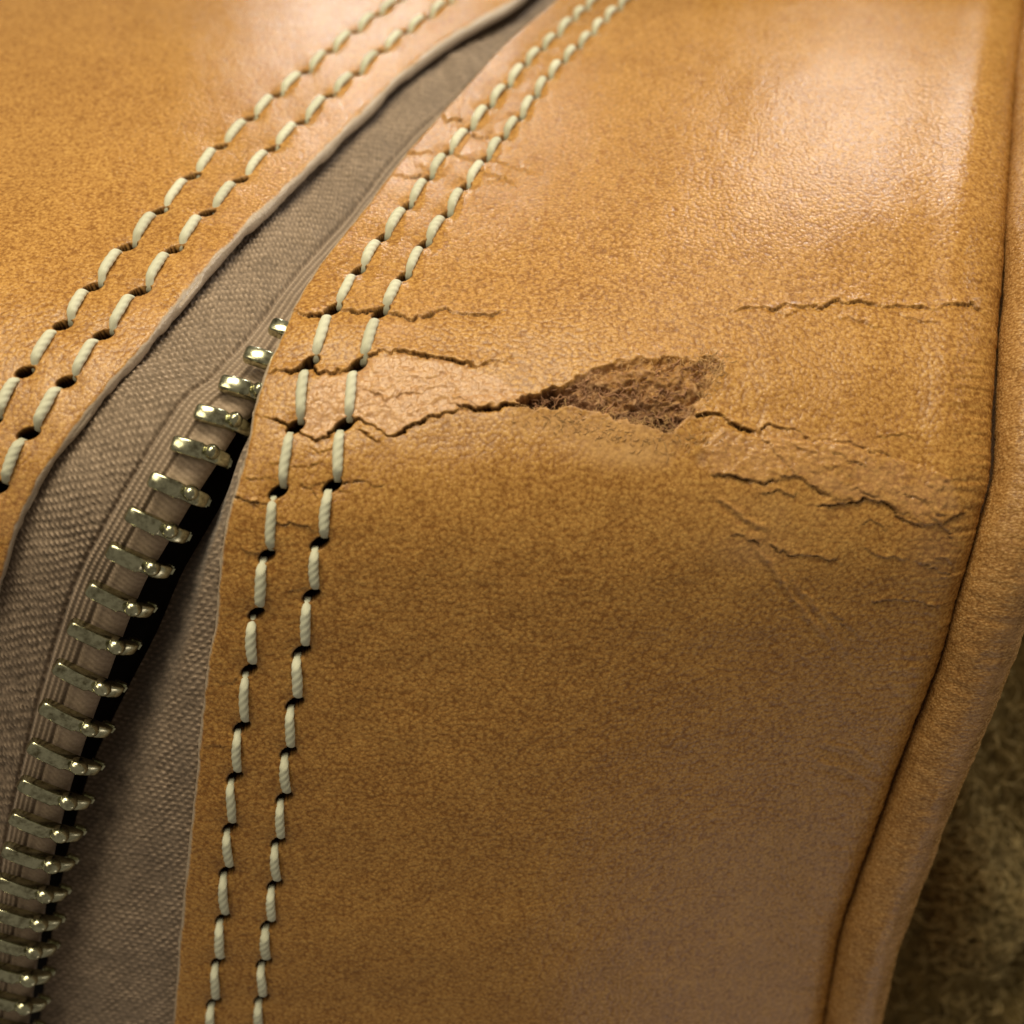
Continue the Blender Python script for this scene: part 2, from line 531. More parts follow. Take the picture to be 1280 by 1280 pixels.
def punch(P0, N, disp, dark, frames):
    """needle holes pressed into the leather, with the leather puckered round them"""
    flat = P0.reshape(-1, 3)
    for (HP, HN, HA, off) in frames:
        for c, n, a in zip(HP, HN, HA):
            m = np.nonzero((np.abs(flat[:, 0] - c[0]) < 0.55) & (np.abs(flat[:, 1] - c[1]) < 0.55))[0]
            if not len(m):
                continue
            d = (flat[m] - c) / U
            u = d @ a
            b = np.cross(n, a)
            v = d @ b
            jit = random.uniform(0.9, 1.12)
            e = np.sqrt((u / (13.5 * jit)) ** 2 + (v / (7.6 if off > 7.5 else 7.0)) ** 2)
            r2 = u * u + v * v
            disp.reshape(-1)[m] -= 42 * (1 - smoothstep(0.5, 1.08, e)) + 3.2 * np.exp(-r2 / 17.0 ** 2)
            dk = dark.reshape(-1)
            dk[m] = np.maximum(dk[m], 1.0 * (1 - smoothstep(0.9, 1.25, e)))  # burnished needle hole, the shade of its depth painted in near-black
        # gentle lengthwise swell between the holes
        mids = (HP[1:] + HP[:-1]) / 2
        for c in mids:
            m = np.nonzero((np.abs(flat[:, 0] - c[0]) < 0.6) & (np.abs(flat[:, 1] - c[1]) < 0.6))[0]
            if len(m):
                d = (flat[m] - c) / U
                r2 = (d * d).sum(1)
                disp.reshape(-1)[m] += 1.3 * np.exp(-r2 / 26.0 ** 2) - 2.4 * np.exp(-r2 / 9.0 ** 2)


SLIT_R = (0.84, -0.54)
SLIT_L = (0.95, -0.30)
FR = [stitch_frames(R1, 7, SLIT_R), stitch_frames(R2, 7, SLIT_R)]
FL = [stitch_frames(L1, 8, SLIT_L), stitch_frames(L2, 8, SLIT_L)]


def spaced(segs):
    out = []
    for a, b, step in segs:
        out.append(np.arange(a, b, step))
    return np.concatenate(out)


# ------------------------------------------------------------------ the bag
bag = bpy.data.objects.new("leather_bag", None)
COL.objects.link(bag)
bag.location = (-1, -8, -9)
bag["label"] = "worn tan leather bag with an open brass zip and a torn, cracked side"
bag["category"] = "bag"


def hairlines():
    out = []
    for (x0, x1, y0, y1, n, slope) in ((900, 1190, 545, 640, 8, 0.18), (940, 1190, 640, 770, 6, 0.25), (400, 640, 460, 540, 3, 0.1), (300, 440, 560, 760, 8, 0.05),
                                       (470, 640, 150, 240, 7, 0.35), (880, 1220, 384, 396, 4, 0.0)):
        for _ in range(n):
            x = random.uniform(x0, x1); y = random.uniform(y0, y1)
            if x < zip_edge(y) + 5:
                continue
            pts = [(x, y)]
            for _ in range(random.randint(3, 6)):
                x += random.uniform(5, 14); y += slope * 10 + random.gauss(0, 4)
                if x > 1205:
                    break
                pts.append((x, y))
            if len(pts) > 2:
                out.append((random.uniform(0.10, 0.30), random.uniform(1.5, 3.5), pts))
    return out


def build_side_panel():
    rows = spaced([(-110, 370, 1.25), (370, 560, 1.15), (560, 780, 1.6), (780, 1420, 2.4)])
    t = np.concatenate([np.linspace(0, 0.30, 190, endpoint=False), np.linspace(0.30, 1.0, 330)])
    ex, sx = zip_edge(rows), seam_edge(rows)
    px = ex[:, None] + (sx - ex)[:, None] * t[None, :]
    # slight ragged wander of the cut edge
    wob = fbm(rows / 22.0, rows * 0, 3, 3) * 1.5
    px = px + wob[:, None] * np.exp(-((px - ex[:, None]) / 12.0) ** 2)
    py = np.broadcast_to(rows[:, None], px.shape).copy()
    P0, N = base_point(px, py)
    disp = np.zeros(px.shape); crack_and_shade = np.zeros(px.shape); flesh = np.zeros(px.shape)
    ridge = np.zeros(px.shape)
    # large soft unevenness
    disp += 1.8 * fbm(px / 130, py / 130, 5, 2) + 0.5 * fbm(px / 34, py / 34, 8, 2)
    punch(P0, N, disp, crack_and_shade, FR)
    # wobble so that a crack is never straight
    wx = px + 2.4 * fbm(px / 9, py / 9, 21, 3); wy = py + 2.8 * fbm(px / 9, py / 9, 22, 3)
    for k, (g, lip, pts) in enumerate(CRACKS + hairlines()):
        m = window(px, py, pts, 40)
        d, s, par = seg_dist(wx[m], wy[m], pts)
        endfade = smoothstep(0.0, 0.10, par) * smoothstep(1.0, 0.90, par) * 0.8 + 0.2
        endfade = endfade * np.clip(0.95 + 0.55 * fbm(px[m] / 22, py[m] / 60, 130 + k, 2), 0.25, 1.15)
        wid = (0.45 + 0.6 * g) * (0.6 + 0.5 * endfade) * (1 + 0.45 * vnoise(px[m] / 13, py[m] / 40, 77))
        up = s > 0
        disp[m] += endfade * np.where(up, 0.75 * lip * np.exp(-d / 9.0), -0.3 * lip * np.exp(-d / 6.0))
        gro = np.exp(-(d / wid) ** 2)
        disp[m] -= 6 * g * gro * endfade
        crack_and_shade[m] = np.maximum(crack_and_shade[m], np.clip(1.15 * g, 0, 1) * endfade * np.exp(-(d / (wid * 0.9)) ** 2))
        # paler lip above the crack
        rl = up * np.exp(-((d - wid - 2.2) / 1.6) ** 2) * 0.30 * g * endfade * (0.6 + 0.6 * vnoise(px[m] / 9, py[m] / 9, 40))
        ridge[m] = np.maximum(ridge[m], rl)
    for h, pts in CREASES:
        m = window(px, py, pts, 40)
        d, s, par = seg_dist(wx[m], wy[m], pts)
        f = smoothstep(0, 0.2, par) * smoothstep(1, 0.8, par)
        disp[m] += f * h * (np.exp(-(d / 4.0) ** 2) - 0.7 * np.exp(-((d * s + 6) / 5.0) ** 2))
        ridge[m] = np.maximum(ridge[m], 0.22 * f * np.exp(-(d / 2.6) ** 2))
    # the tear: a pit of raw fibres
    m = window(px, py, TEAR, 60)
    tx = px[m] + 4.5 * fbm(px[m] / 12, py[m] / 12, 31, 4); ty = py[m] + 4.0 * fbm(px[m] / 10, py[m] / 10, 32, 4)
    d, s, _ = seg_dist(tx, ty, TEAR, True)
    ins = inside(tx, ty, TEAR)
    sd = np.where(ins, d, -d)
    pit = smoothstep(-1.0, 5.0, sd)
    # deepest along the lower and left rim, shallow towards the upper right
    deep = 3 + 11 * smoothstep(470, 535, ty) + 18 * smoothstep(735, 680, tx)
    rough = 5.5 * fbm(tx / 11, ty / 6, 51, 4) + 2.0 * np.abs(fbm(tx / 6, ty / 4, 52, 3))
    disp[m] += -pit * deep + pit * rough
    crack_and_shade[m] = np.maximum(crack_and_shade[m], pit * np.clip(0.62 * smoothstep(497, 533, ty) + 0.75 * smoothstep(722, 690, tx), 0, 0.85) * np.clip(0.75 + 0.8 * fbm(tx / 9, ty / 5, 57, 3), 0, 1))  # darker lower rim; shade of the left apex painted into the colour
    # the leather under the tear stands a little proud, its top edge curling up
    disp[m] += (~ins) * 3.5 * np.exp(-d / 16.0)
    tan_part = 0.62 * smoothstep(520, 462, ty) * smoothstep(700, 800, tx) + 0.40 * np.clip(fbm(tx / 16, ty / 8, 55, 3), 0, 1)
    flesh[m] = np.maximum(flesh[m], smoothstep(-2.0, 3.0, sd) * (1 - np.clip(tan_part, 0, 0.7)))
    rim = (~ins) * np.exp(-((d - 2.5) / 2.2) ** 2) * 0.55 * (0.5 + 0.8 * vnoise(px[m] / 7, py[m] / 7, 60)) * smoothstep(700, 760, px[m])
    ridge[m] = np.maximum(ridge[m], np.clip(rim, 0, 0.7))
    # a second little scab of bared leather
    sp = np.exp(-(((px - 877) / 7) ** 2 + ((py - 574) / 9) ** 2) ** 1.5)
    flesh = np.maximum(flesh, 0.6 * sp); disp -= 2.5 * sp
    # scuffed pale nap
    sc = 1.25 * np.exp(-(((px - 775) / 62) ** 2 + ((py - 552 - 0.12 * (px - 775)) / 27) ** 2))
    sc = np.maximum(sc, 0.8 * np.exp(-(((px - 690) / 55) ** 2 + ((py - 528) / 15) ** 2)))
    sc = np.maximum(sc, 0.22 * np.exp(-(((px - 950) / 120) ** 2 + ((py - 640) / 60) ** 2)))
    sc = sc * (0.75 + 0.4 * fbm(px / 25, py / 25, 71, 3)) * (1 - flesh)
    scuff = np.clip(sc, 0, 1)
    # glossy strip between the two cracks and shiny worn patches
    gl = np.zeros(px.shape)
    m = window(px, py, STRIP, 30)
    d, s, _ = seg_dist(wx[m], wy[m], STRIP, True)
    sd = np.where(inside(wx[m], wy[m], STRIP), d, -d)
    gl[m] = smoothstep(-3, 5, sd)
    disp[m] += 0.8 * smoothstep(0, 12, sd) * fbm(px[m] / 7, py[m] / 6, 81, 3)
    PEEL = [(905, 532), (950, 546), (1050, 556), (1110, 570), (1190, 598), (1203, 640), (1160, 656), (1110, 629), (1040, 623), (1000, 597), (940, 601), (892, 592), (880, 560)]
    m = window(px, py, PEEL, 30)
    d, s, _ = seg_dist(wx[m], wy[m], PEEL, True)
    sd = np.where(inside(wx[m], wy[m], PEEL), d, -d)
    gl[m] = np.maximum(gl[m], 0.5 * smoothstep(-4, 8, sd) * np.clip(0.8 + 0.5 * fbm(px[m] / 20, py[m] / 14, 85, 2), 0, 1))
    disp[m] += 2.2 * smoothstep(-2, 2, sd) + 0.9 * smoothstep(0, 12, sd) * fbm(px[m] / 8, py[m] / 6, 86, 3)
    for (cx, cy, rx, ry, a) in ((495, 413, 30, 12, .7), (975, 556, 40, 22, .45), (1050, 560, 45, 18, .35), (1165, 690, 30, 40, .35), (515, 215, 30, 20, .6),
                                (590, 185, 30, 25, .6), (940, 690, 45, 22, .35)):
        gl = np.maximum(gl, a * np.exp(-((px - cx) / rx) ** 2 - ((py - cy) / ry) ** 2))
    # edges: rounded cut edge at the zip, roll-off into the piping seam
    sl = np.gradient(ex, rows)
    dl = (px - ex[:, None]) / np.sqrt(1 + sl ** 2)[:, None] * (D - zbase(px, py)) / D
    r = 9.0
    q = np.clip((r - dl) / r, 0, 1)
    disp -= r * (1 - np.sqrt(np.clip(1 - q * q, 0, 1)))
    disp -= 2.0 * np.exp(-(dl / 22.0) ** 2)
    dr = (sx[:, None] - px) * 0.97 * (D - zbase(px, py)) / D
    q = np.clip((46 - dr) / 46, 0, 1)
    disp -= 36 * (1 - np.sqrt(np.clip(1 - q ** 2.3, 0, 1)))
    disp += 6.0 * np.exp(-((dr - 72) / 28.0) ** 2) * smoothstep(780, 560, py)
    disp += 1.6 * np.exp(-(dr / 60) ** 2) * fbm(px / 60, py / 7.0, 91, 2)
    edge = 0.9 * smoothstep(5.5, 2.0, dl + 1.5 * fbm(py / 15, px / 15, 95, 2))
    P = P0 + N * (disp * U)[..., None]
    # thickness: cut edge turning under at the zip, and turned in at the seam
    pad = []
    for k, (inx, dn) in enumerate([(14, 18), (3, 18), (0.8, 14), (0.0, 6)]):
        E = P[:, 0] - N[:, 0] * dn * U + np.array([inx * U, 0, 0])
        pad.append(E)
    P = np.concatenate([np.stack(pad, 1), P, (P[:, -1] + np.array([0.02, 0, -0.35]))[:, None], (P[:, -1] + np.array([-0.15, 0, -0.8]))[:, None]], 1)
    ext = lambda a, l, rr: np.concatenate([np.full((len(rows), 4), l), a, np.full((len(rows), 2), rr)], 1)
    me = grid_mesh("side_panel", P, {'crack_and_shade': ext(crack_and_shade, 0, 0), 'flesh': ext(flesh, 0, 0), 'ridge': ext(ridge, 0, 0), 'scuff': ext(scuff, 0, 0),
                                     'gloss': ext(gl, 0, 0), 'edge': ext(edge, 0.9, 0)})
    o = link_mesh("side_panel", me, M_LEATHER, bag)
    o["label"] = "cracked and torn tan leather side panel"
    return o


def build_lid_panel():
    rows = spaced([(-110, 300, 0.9), (300, 660, 1.5), (660, 1380, 5.0)])
    ex = lid_edge(rows)
    x0 = -620.0
    t = 1 - np.concatenate([np.linspace(1, 0.30, 150, endpoint=False), np.linspace(0.30, 0, 250)])
    px = x0 + (ex - x0)[:, None] * t[None, :]
    wob = fbm(rows / 26.0, rows * 0, 4, 3) * 1.2
    px = px + wob[:, None] * np.exp(-((px - ex[:, None]) / 12.0) ** 2)
    py = np.broadcast_to(rows[:, None], px.shape).copy()
    P0, N = base_point(px, py)
    disp = 1.8 * fbm(px / 130, py / 130, 105, 2) + 0.6 * fbm(px / 38, py / 38, 108, 2)
    crack_and_shade = np.zeros(px.shape)
    punch(P0, N, disp, crack_and_shade, FL)
    sl = np.gradient(ex, rows)
    dl = (ex[:, None] - px) / np.sqrt(1 + sl ** 2)[:, None] * (D - zbase(px, py)) / D
    r = 7.5
    q = np.clip((r - dl) / r, 0, 1)
    disp -= r * (1 - np.sqrt(np.clip(1 - q * q, 0, 1)))
    # the leather swells softly away from the seam
    disp += 9 * smoothstep(85, 230, dl) - 3.0 * np.exp(-(dl / 30.0) ** 2)
    edge = 0.9 * smoothstep(4.5, 2.0, dl + 1.5 * fbm(py / 15, px / 15, 96, 2))
    gl = 0.35 * np.exp(-(dl / 60.0) ** 2) * np.clip(0.5 + fbm(px / 30, py / 30, 97, 2), 0, 1)
    P = P0 + N * (disp * U)[..., None]
    pad = []
    for k, (dx, dn) in enumerate([(0.5, 6), (-1.5, 13), (-5, 17), (-16, 18)]):
        pad.append(P[:, -1] - N[:, -1] * dn * U + np.array([dx * U, -0.4 * dx * U, 0]))
    P = np.concatenate([P, np.stack(pad, 1)], 1)
    ext = lambda a, v: np.concatenate([a, np.full((len(rows), 4), v)], 1)
    z = np.zeros(px.shape)
    me = grid_mesh("lid_panel", P, {'crack_and_shade': ext(crack_and_shade, 0), 'flesh': ext(z, 0), 'ridge': ext(z, 0), 'scuff': ext(z, 0), 'gloss': ext(gl, 0), 'edge': ext(edge, 0.9)})
    o = link_mesh("lid_panel", me, M_LEATHER, bag)
    o["label"] = "smooth tan leather lid panel beside the zip"
    return o


# ---- stitches
def stitch_mesh(k):
    ns, sides = 30, 18
    r = 6.6 * U
    vs = []; fs = []
    tw = 3.4 + 0.6 * random.random()
    ph0 = random.random() * 6
    bow = random.uniform(-0.8, 0.8) * U
    for i in range(ns + 1):
        s = i / ns
        x = s - 0.5
        e = min(s, 1 - s)
        lift = -13 * U * max(0, 1 - e / 0.22) ** 1.7 + 3.2 * U * math.sin(math.pi * s) ** 0.6
        rr = r * (0.58 + 0.44 * max(0.0, math.sin(math.pi * s)) ** 0.45)
        side = bow * math.sin(math.pi * s) + 0.35 * U * math.sin(9 * s + ph0)
        for j in range(sides):
            a = 2 * math.pi * j / sides
            lob = 1 + 0.17 * (abs(math.cos(1.5 * (a - ph0 - tw * 2 * math.pi * s * 0.55))) ** 0.7 - 0.7)
            vs.append((x, side + rr * lob * math.cos(a), lift + rr * lob * 0.92 * math.sin(a)))
    for i in range(ns):
        for j in range(sides):
            j2 = (j + 1) % sides
            fs.append((i * sides + j, (i + 1) * sides + j, (i + 1) * sides + j2, i * sides + j2))
    fs.append(tuple(range(sides))); fs.append(tuple(range(ns * sides + sides - 1, ns * sides - 1, -1)))
    me = bpy.data.meshes.new("stitch")
    me.from_pydata(vs, [], fs)
    bm = bmesh.new(); bm.from_mesh(me); bmesh.ops.recalc_face_normals(bm, faces=bm.faces); bm.to_mesh(me); bm.free()
    for p in me.polygons:
        p.use_smooth = True
    me.materials.append(M_THREAD)
    return me


STITCHES = [stitch_mesh(k) for k in range(5)]


def sew(frames, parent, gap):
    for (HP, HN, HA, off) in frames:
        for i in range(len(HP) - 1):
            a = HP[i] - HA[i] * (off + random.uniform(-1, 1)) * U
            b = HP[i + 1] + HA[i + 1] * (off + random.uniform(-1, 1)) * U
            # lists run from the top of the photograph downwards
            n = HN[i] + HN[i + 1]; n /= np.linalg.norm(n)
            x = b - a; L = np.linalg.norm(x); x = x / L
            a = a + x * gap * U; b = b - x * gap * U; L -= 2 * gap * U
            y = np.cross(n, x); y /= np.linalg.norm(y)
            zz = np.cross(x, y)
            c = (a + b) / 2 + n * 2.5 * U
            k = random.uniform(0.93, 1.06)
            M = Matrix(((x[0] * L * 0.98, y[0] * k, zz[0] * k, c[0]), (x[1] * L * 0.98, y[1] * k, zz[1] * k, c[1]),
                        (x[2] * L * 0.98, y[2] * k, zz[2] * k, c[2]), (0, 0, 0, 1)))
            o = bpy.data.objects.new("stitch", random.choice(STITCHES))
            COL.objects.link(o)
            o.parent = parent
            o.matrix_basis = M


side_panel = build_side_panel()
lid_panel = build_lid_panel()
sew(FR, side_panel, 1.5)
sew(FL, lid_panel, 3.0)


# ---- torn fibres
def build_fibres():
    paths = []; rad = []
    pts = np.array(TEAR)
    n = 0
    while n < 300:
        x = random.uniform(650, 900); y = random.uniform(447, 540)
        if not inside(np.array([x]), np.array([y]), TEAR)[0]:
            continue
        n += 1
        ang = random.gauss(0.1, 0.7) + (math.pi if random.random() < 0.5 else 0)
        L = random.uniform(8, 26)
        k = 7
        s = np.linspace(0, 1, k)
        curl = random.uniform(-2.2, 2.2)
        th = ang + curl * s + 0.5 * np.sin(s * 9 + random.random() * 6)
        X = x + np.cumsum(np.cos(th)) * L / k; Y = y + np.cumsum(np.sin(th)) * L / k * 0.8
        keep = inside(X, Y, TEAR)
        if keep.sum() < 5:
            continue
        B, N = base_point(X, Y)
        h = -4 - 8 * smoothstep(475, 535, Y) + random.uniform(-2, 4) + random.uniform(0, 6) * np.sin(math.pi * s)
        paths.append(B + N * (h * U)[:, None]); rad.append(random.uniform(0.35, 1.0) * U)
    me = tubes_mesh("torn_fibre", paths, rad)
    o = link_mesh("torn_fibre", me, M_FIBRE, side_panel)
    o["kind"] = "stuff"
    o["label"] = "curled brown fibres bared in the tear"
    # pale nap along the lower lip and upper rim
    paths = []; rad = []
    for _ in range(620):
        if random.random() < 0.65:
            x = random.gauss(775, 55); y = 533 + 0.14 * (x - 775) + random.gauss(2, 9)
        else:
            q = pts[random.randrange(8, 24)]
            x = q[0] + random.gauss(0, 4); y = q[1] + random.gauss(0, 3)
        ang = random.uniform(0, 6.28); L = random.uniform(5, 14); k = 6
        s = np.linspace(0, 1, k)
        th = ang + random.uniform(-2, 2) * s
        X = x + np.cumsum(np.cos(th)) * L / k; Y = y + np.cumsum(np.sin(th)) * L / k
        B, N = base_point(X, Y)
        h = 2.0 + random.uniform(0, 2.5) * np.sin(math.pi * s)
        paths.append(B + N * (h * U)[:, None]); rad.append(random.uniform(0.35, 0.6) * U)
    o = link_mesh("leather_nap", tubes_mesh("leather_nap", paths, rad), M_NAP, side_panel)
    o["kind"] = "stuff"


build_fibres()


# ---- zip tapes
def weave(u, v, seed):
    """raised yarns of a twill; u along the tape, v across it, in drawing steps"""
    u = u + 2.2 * fbm(u / 35, v / 30, seed + 9, 2); v = v + 1.4 * fbm(u / 30, v / 30, seed + 5, 2)
    a = 2 * math.pi * (u / 8.2 + v / 22.0)
    b = 2 * math.pi * (v / 13.5 - u / 15.0)
    h = np.clip(np.sin(a) * 0.75 + 0.45, 0, 1) * np.clip(np.sin(b + 1.4 * np.sin(a)) * 0.6 + 0.55, 0, 1)
    return h * (0.8 + 0.3 * fbm(u / 25, v / 20, seed + 3, 2)) + 0.22 * fbm(u / 5, v / 5, seed, 2)


def build_tape():
    pairs = [((790, -80), (705, -65)), ((705, 0), (638, -5)), ((612, 100), (521, 70)), ((547, 165), (458, 130)), ((477, 255), (380, 207)),
             ((417, 335), (302, 281)), ((362, 430), (217, 375)), ((331, 478), (172, 427)), ((291, 525), (143, 465)), ((240, 617), (90, 530)),
             ((199, 695), (43, 600)), ((166, 758), (12, 680)), ((127, 860), (-20, 770)), ((79, 1000), (-60, 880)), ((52, 1117), (-95, 1000)),
             ((32, 1255), (-120, 1130)), ((15, 1370), (-140, 1250))]
    n = len(pairs)
    fr = curve([(i, p[0][0], p[0][1]) for i, p in enumerate(pairs)])
    fl = curve([(i, p[1][0], p[1][1]) for i, p in enumerate(pairs)])
    t = np.linspace(0, n - 1, 900)
    A = fl(t); B = fr(t)
    dirv = B - A; dirv /= np.linalg.norm(dirv, axis=1, keepdims=True)
    A = A - dirv * 34
    s = np.linspace(0, 1, 150)
    px = A[:, None, 0] + (B - A)[:, None, 0] * s; py = A[:, None, 1] + (B - A)[:, None, 1] * s
    P0, N = base_point(px, py)
    mid = P0[:, 75]
    ulen = np.concatenate([[0], np.cumsum(np.linalg.norm(np.diff(mid, axis=0), axis=1))]) / U
    vv = np.linalg.norm(P0 - P0[:, -1:], axis=2) / U          # distance from the bead edge
    uu = np.broadcast_to(ulen[:, None], px.shape) + 0.25 * vv
    wv = weave(uu, vv, 200)
    rib = np.clip(np.sin(2 * math.pi * uu / 7.5) * 0.5 + 0.5, 0, 1)
    zone = smoothstep(44, 36, vv)                               # ribbed zone beneath the teeth
    mid_band = smoothstep(82, 76, vv) * (1 - zone)
    cordrib = np.clip(np.sin(2 * math.pi * vv / 8.0) * 0.5 + 0.5, 0, 1) * (0.65 + 0.35 * np.sin(2 * math.pi * uu / 6))
    yarn = wv * (1 - zone) * (1 - mid_band) + (0.45 + 0.3 * rib) * zone + cordrib * mid_band
    disp = -16 + 2.6 * yarn
    disp += -5 * np.exp(-((vv - 80) / 3.0) ** 2) - 4 * np.exp(-((vv - 44) / 3.5) ** 2)
    q = np.clip((24 - vv) / 24, 0, 1)
    disp += -3 * smoothstep(44, 30, vv) - 22 * (1 - np.sqrt(np.clip(1 - q * q, 0, 1)))
    disp += -12 * smoothstep(110, 200, vv) + 2.5 * fbm(uu / 60, vv / 50, 203, 2)
    disp += -60 * np.clip(1 - vv / 210, 0, 1) * smoothstep(8.5, 4.0, t)[:, None]
    P = P0 + N * (disp * U)[..., None]
    tail = [P[:, -1] + np.array([-0.03, 0.02, -0.16]), P[:, -1] + np.array([-0.16, 0.06, -0.26]), P[:, -1] + np.array([-0.6, 0.3, -0.32])]
    P = np.concatenate([P, np.stack(tail, 1)], 1)
    yarn = np.concatenate([yarn, np.repeat(yarn[:, -1:], 3, 1)], 1)
    o = link_mesh("zipper_tape", grid_mesh("zipper_tape", P, {'yarn': yarn}), M_CLOTH, bag)
    o["label"] = "taupe woven zip tape carrying the visible brass teeth"
    return o


def build_far_tape():
    rows = np.arange(520, 1420, 1.7)
    ex = zip_edge(rows) + 42
    lx = curve([(500, 330), (560, 300), (610, 282), (660, 254), (700, 231), (780, 196), (850, 160), (950, 114), (1050, 86), (1200, 58), (1300, 46), (1430, 30)])(rows)
    s = np.linspace(0, 1, 130)
    px = ex[:, None] + (lx - ex)[:, None] * s
    py = rows[:, None] + 10 * s[None, :] + 0 * px
    z = zbase(px, py)
    vis = (zip_edge(rows)[:, None] - px) / np.maximum(20, (zip_edge(rows) - lx))[:, None]
    vis = np.clip(vis, -0.6, 1)
    fall = 20 + 40 * np.clip(vis, 0, 1) + 95 * smoothstep(0.35, 1.0, vis) * smoothstep(1250, 850, py) + 25 * smoothstep(0.5, 1, vis)
    ulen = np.concatenate([[0], np.cumsum(np.linalg.norm(np.diff(world(ex, rows, zbase(ex, rows)), axis=0), axis=1))]) / U
    uu = ulen[:, None] + 0 * px
    vv = (ex[:, None] - px) * 1.0
    wv = weave(uu, vv, 300)
    z = z - fall + 2.4 * wv + 3 * fbm(uu / 80, vv / 40, 303, 2)
    P = world(px, py, z)
    P = np.concatenate([P, (P[:, -1] + np.array([-0.02, 0, -0.25]))[:, None], (P[:, -1] + np.array([0.2, 0, -0.6]))[:, None]], 1)
    wv = np.concatenate([wv, np.repeat(wv[:, -1:], 2, 1)], 1)
    o = link_mesh("zipper_tape", grid_mesh("zipper_tape", P, {'yarn': wv}, flip=True), M_CLOTH, bag)
    o["label"] = "taupe woven zip tape sewn under the torn panel"
    return o


tape = build_tape()
far_tape = build_far_tape()


# ---- zip teeth
def tooth_mesh():
    """clamp bar, waist, coupling head with its round bump, and the lower jaw"""
    bm = bmesh.new()
    # stations: x, half width, top, bottom
    st = [(0, 3.8, 4.0, -3), (1.5, 5.8, 9.0, -4), (5, 6.9, 11.5, -5), (22, 7.1, 12.4, -6), (42, 7.2, 11.6, -8), (46, 6.6, 8.0, -9),
          (50, 6.4, 6.6, -10), (60, 6.8, 5.0, -12), (70, 6.8, 0.0, -14), (78, 6.2, -6.5, -16), (81, 5.4, -9.5, -16), (82, 4.6, -12.0, -15)]
    rings = []
    for (x, hw, t, b) in st:
        hw *= 1.5
        c = min(3.0, hw * 0.4)
        sec = [(-hw * 0.9, b), (hw * 0.9, b), (hw, t - c), (hw * 0.90, t - c * 0.32), (hw * 0.68, t), (-hw * 0.68, t), (-hw * 0.90, t - c * 0.32), (-hw, t - c)]
        rings.append([bm.verts.new((x * U, y * U, z * U)) for y, z in sec])
    for a, b in zip(rings, rings[1:]):
        for j in range(8):
            j2 = (j + 1) % 8
            bm.faces.new((a[j], b[j], b[j2], a[j2]))
    bm.faces.new(rings[0]); bm.faces.new(rings[-1][::-1])
    # round coupling bump on the head
    r = bmesh.ops.create_uvsphere(bm, u_segments=14, v_segments=9, radius=1.0,
                                  matrix=Matrix.Translation((57 * U, 3.0 * U, 3.0 * U)) @ Matrix.Diagonal((11.5 * U, 11.0 * U, 14.0 * U, 1)))
    # lower jaw seen past the tip
    r = bmesh.ops.create_cube(bm, size=1.0, matrix=Matrix.Translation((78 * U, -1 * U, -26 * U)) @ Matrix.Diagonal((16 * U, 14 * U, 10 * U, 1)))
    ed = list({e for v in r['verts'] for e in v.link_edges})
    bmesh.ops.bevel(bm, geom=ed, offset=0.025, segments=2, affect='EDGES')
    bmesh.ops.recalc_face_normals(bm, faces=bm.faces)
    me = bpy.data.meshes.new("zipper_tooth")
    bm.to_mesh(me); bm.free()
    for p in me.polygons:
        p.use_smooth = True
    try:
        me.set_sharp_from_angle(angle=math.radians(50))
    except Exception:
        pass
    me.materials.append(M_METAL)
    return me


TEETH = [((337, 408), (375, 422)), ((305, 443), (362, 460)), ((274, 479), (338, 496)), ((243, 515), (308, 533)),
         ((214, 554), (284, 574)), ((186, 597), (260, 628)), ((158, 639), (235, 676)), ((134, 684), (213, 722)), ((109, 731), (190, 773)), ((86, 779), (170, 820)),
         ((68, 829), (152, 873)), ((51, 879), (137, 924)), ((36, 928), (124, 971)), ((24, 975), (111, 1014)), ((13, 1017), (101, 1054)), ((3, 1058), (91, 1091)),
         ((-4, 1097), (82, 1128)), ((-11, 1135), (75, 1163)), ((-17, 1170), (68, 1197)), ((-23, 1205), (62, 1231)), ((-29, 1239), (56, 1266)), ((-34, 1272), (51, 1299)),
         ((-39, 1305), (46, 1332))]
tooth_me = tooth_mesh()
for ti, (l, r) in enumerate(TEETH):
    sunk = 15 * float(smoothstep(6.5, 1.0, ti))
    Pl, Nl = base_point(np.array(l[0]), np.array(l[1]))
    zr = float(zbase(r[0], r[1])) - 14 - 0.8 * sunk
    A = world(np.array(l[0], float), np.array(l[1], float), float(zbase(*l)) - 1 - 0.8 * sunk)
    B = world(np.array(r[0], float), np.array(r[1], float), zr)
    x = B - A; Lw = np.linalg.norm(x); x /= Lw
    # square to the run of the zip at this place
    n = Nl - x * (Nl @ x); n /= np.linalg.norm(n)
    n = n + np.array([0.0, 0.0, 0.15]) + rng.normal(0, 0.035, 3); n -= x * (n @ x); n /= np.linalg.norm(n)
    y = np.cross(n, x)
    k = Lw / (83 * U)
    k = max(k, 0.9)
    o = bpy.data.objects.new("zipper_tooth", tooth_me)
    COL.objects.link(o)
    o.parent = tape
    o.matrix_basis = Matrix(((x[0] * k, y[0], n[0], A[0]), (x[1] * k, y[1], n[1], A[1]), (x[2] * k, y[2], n[2], A[2]), (0, 0, 0, 1)))

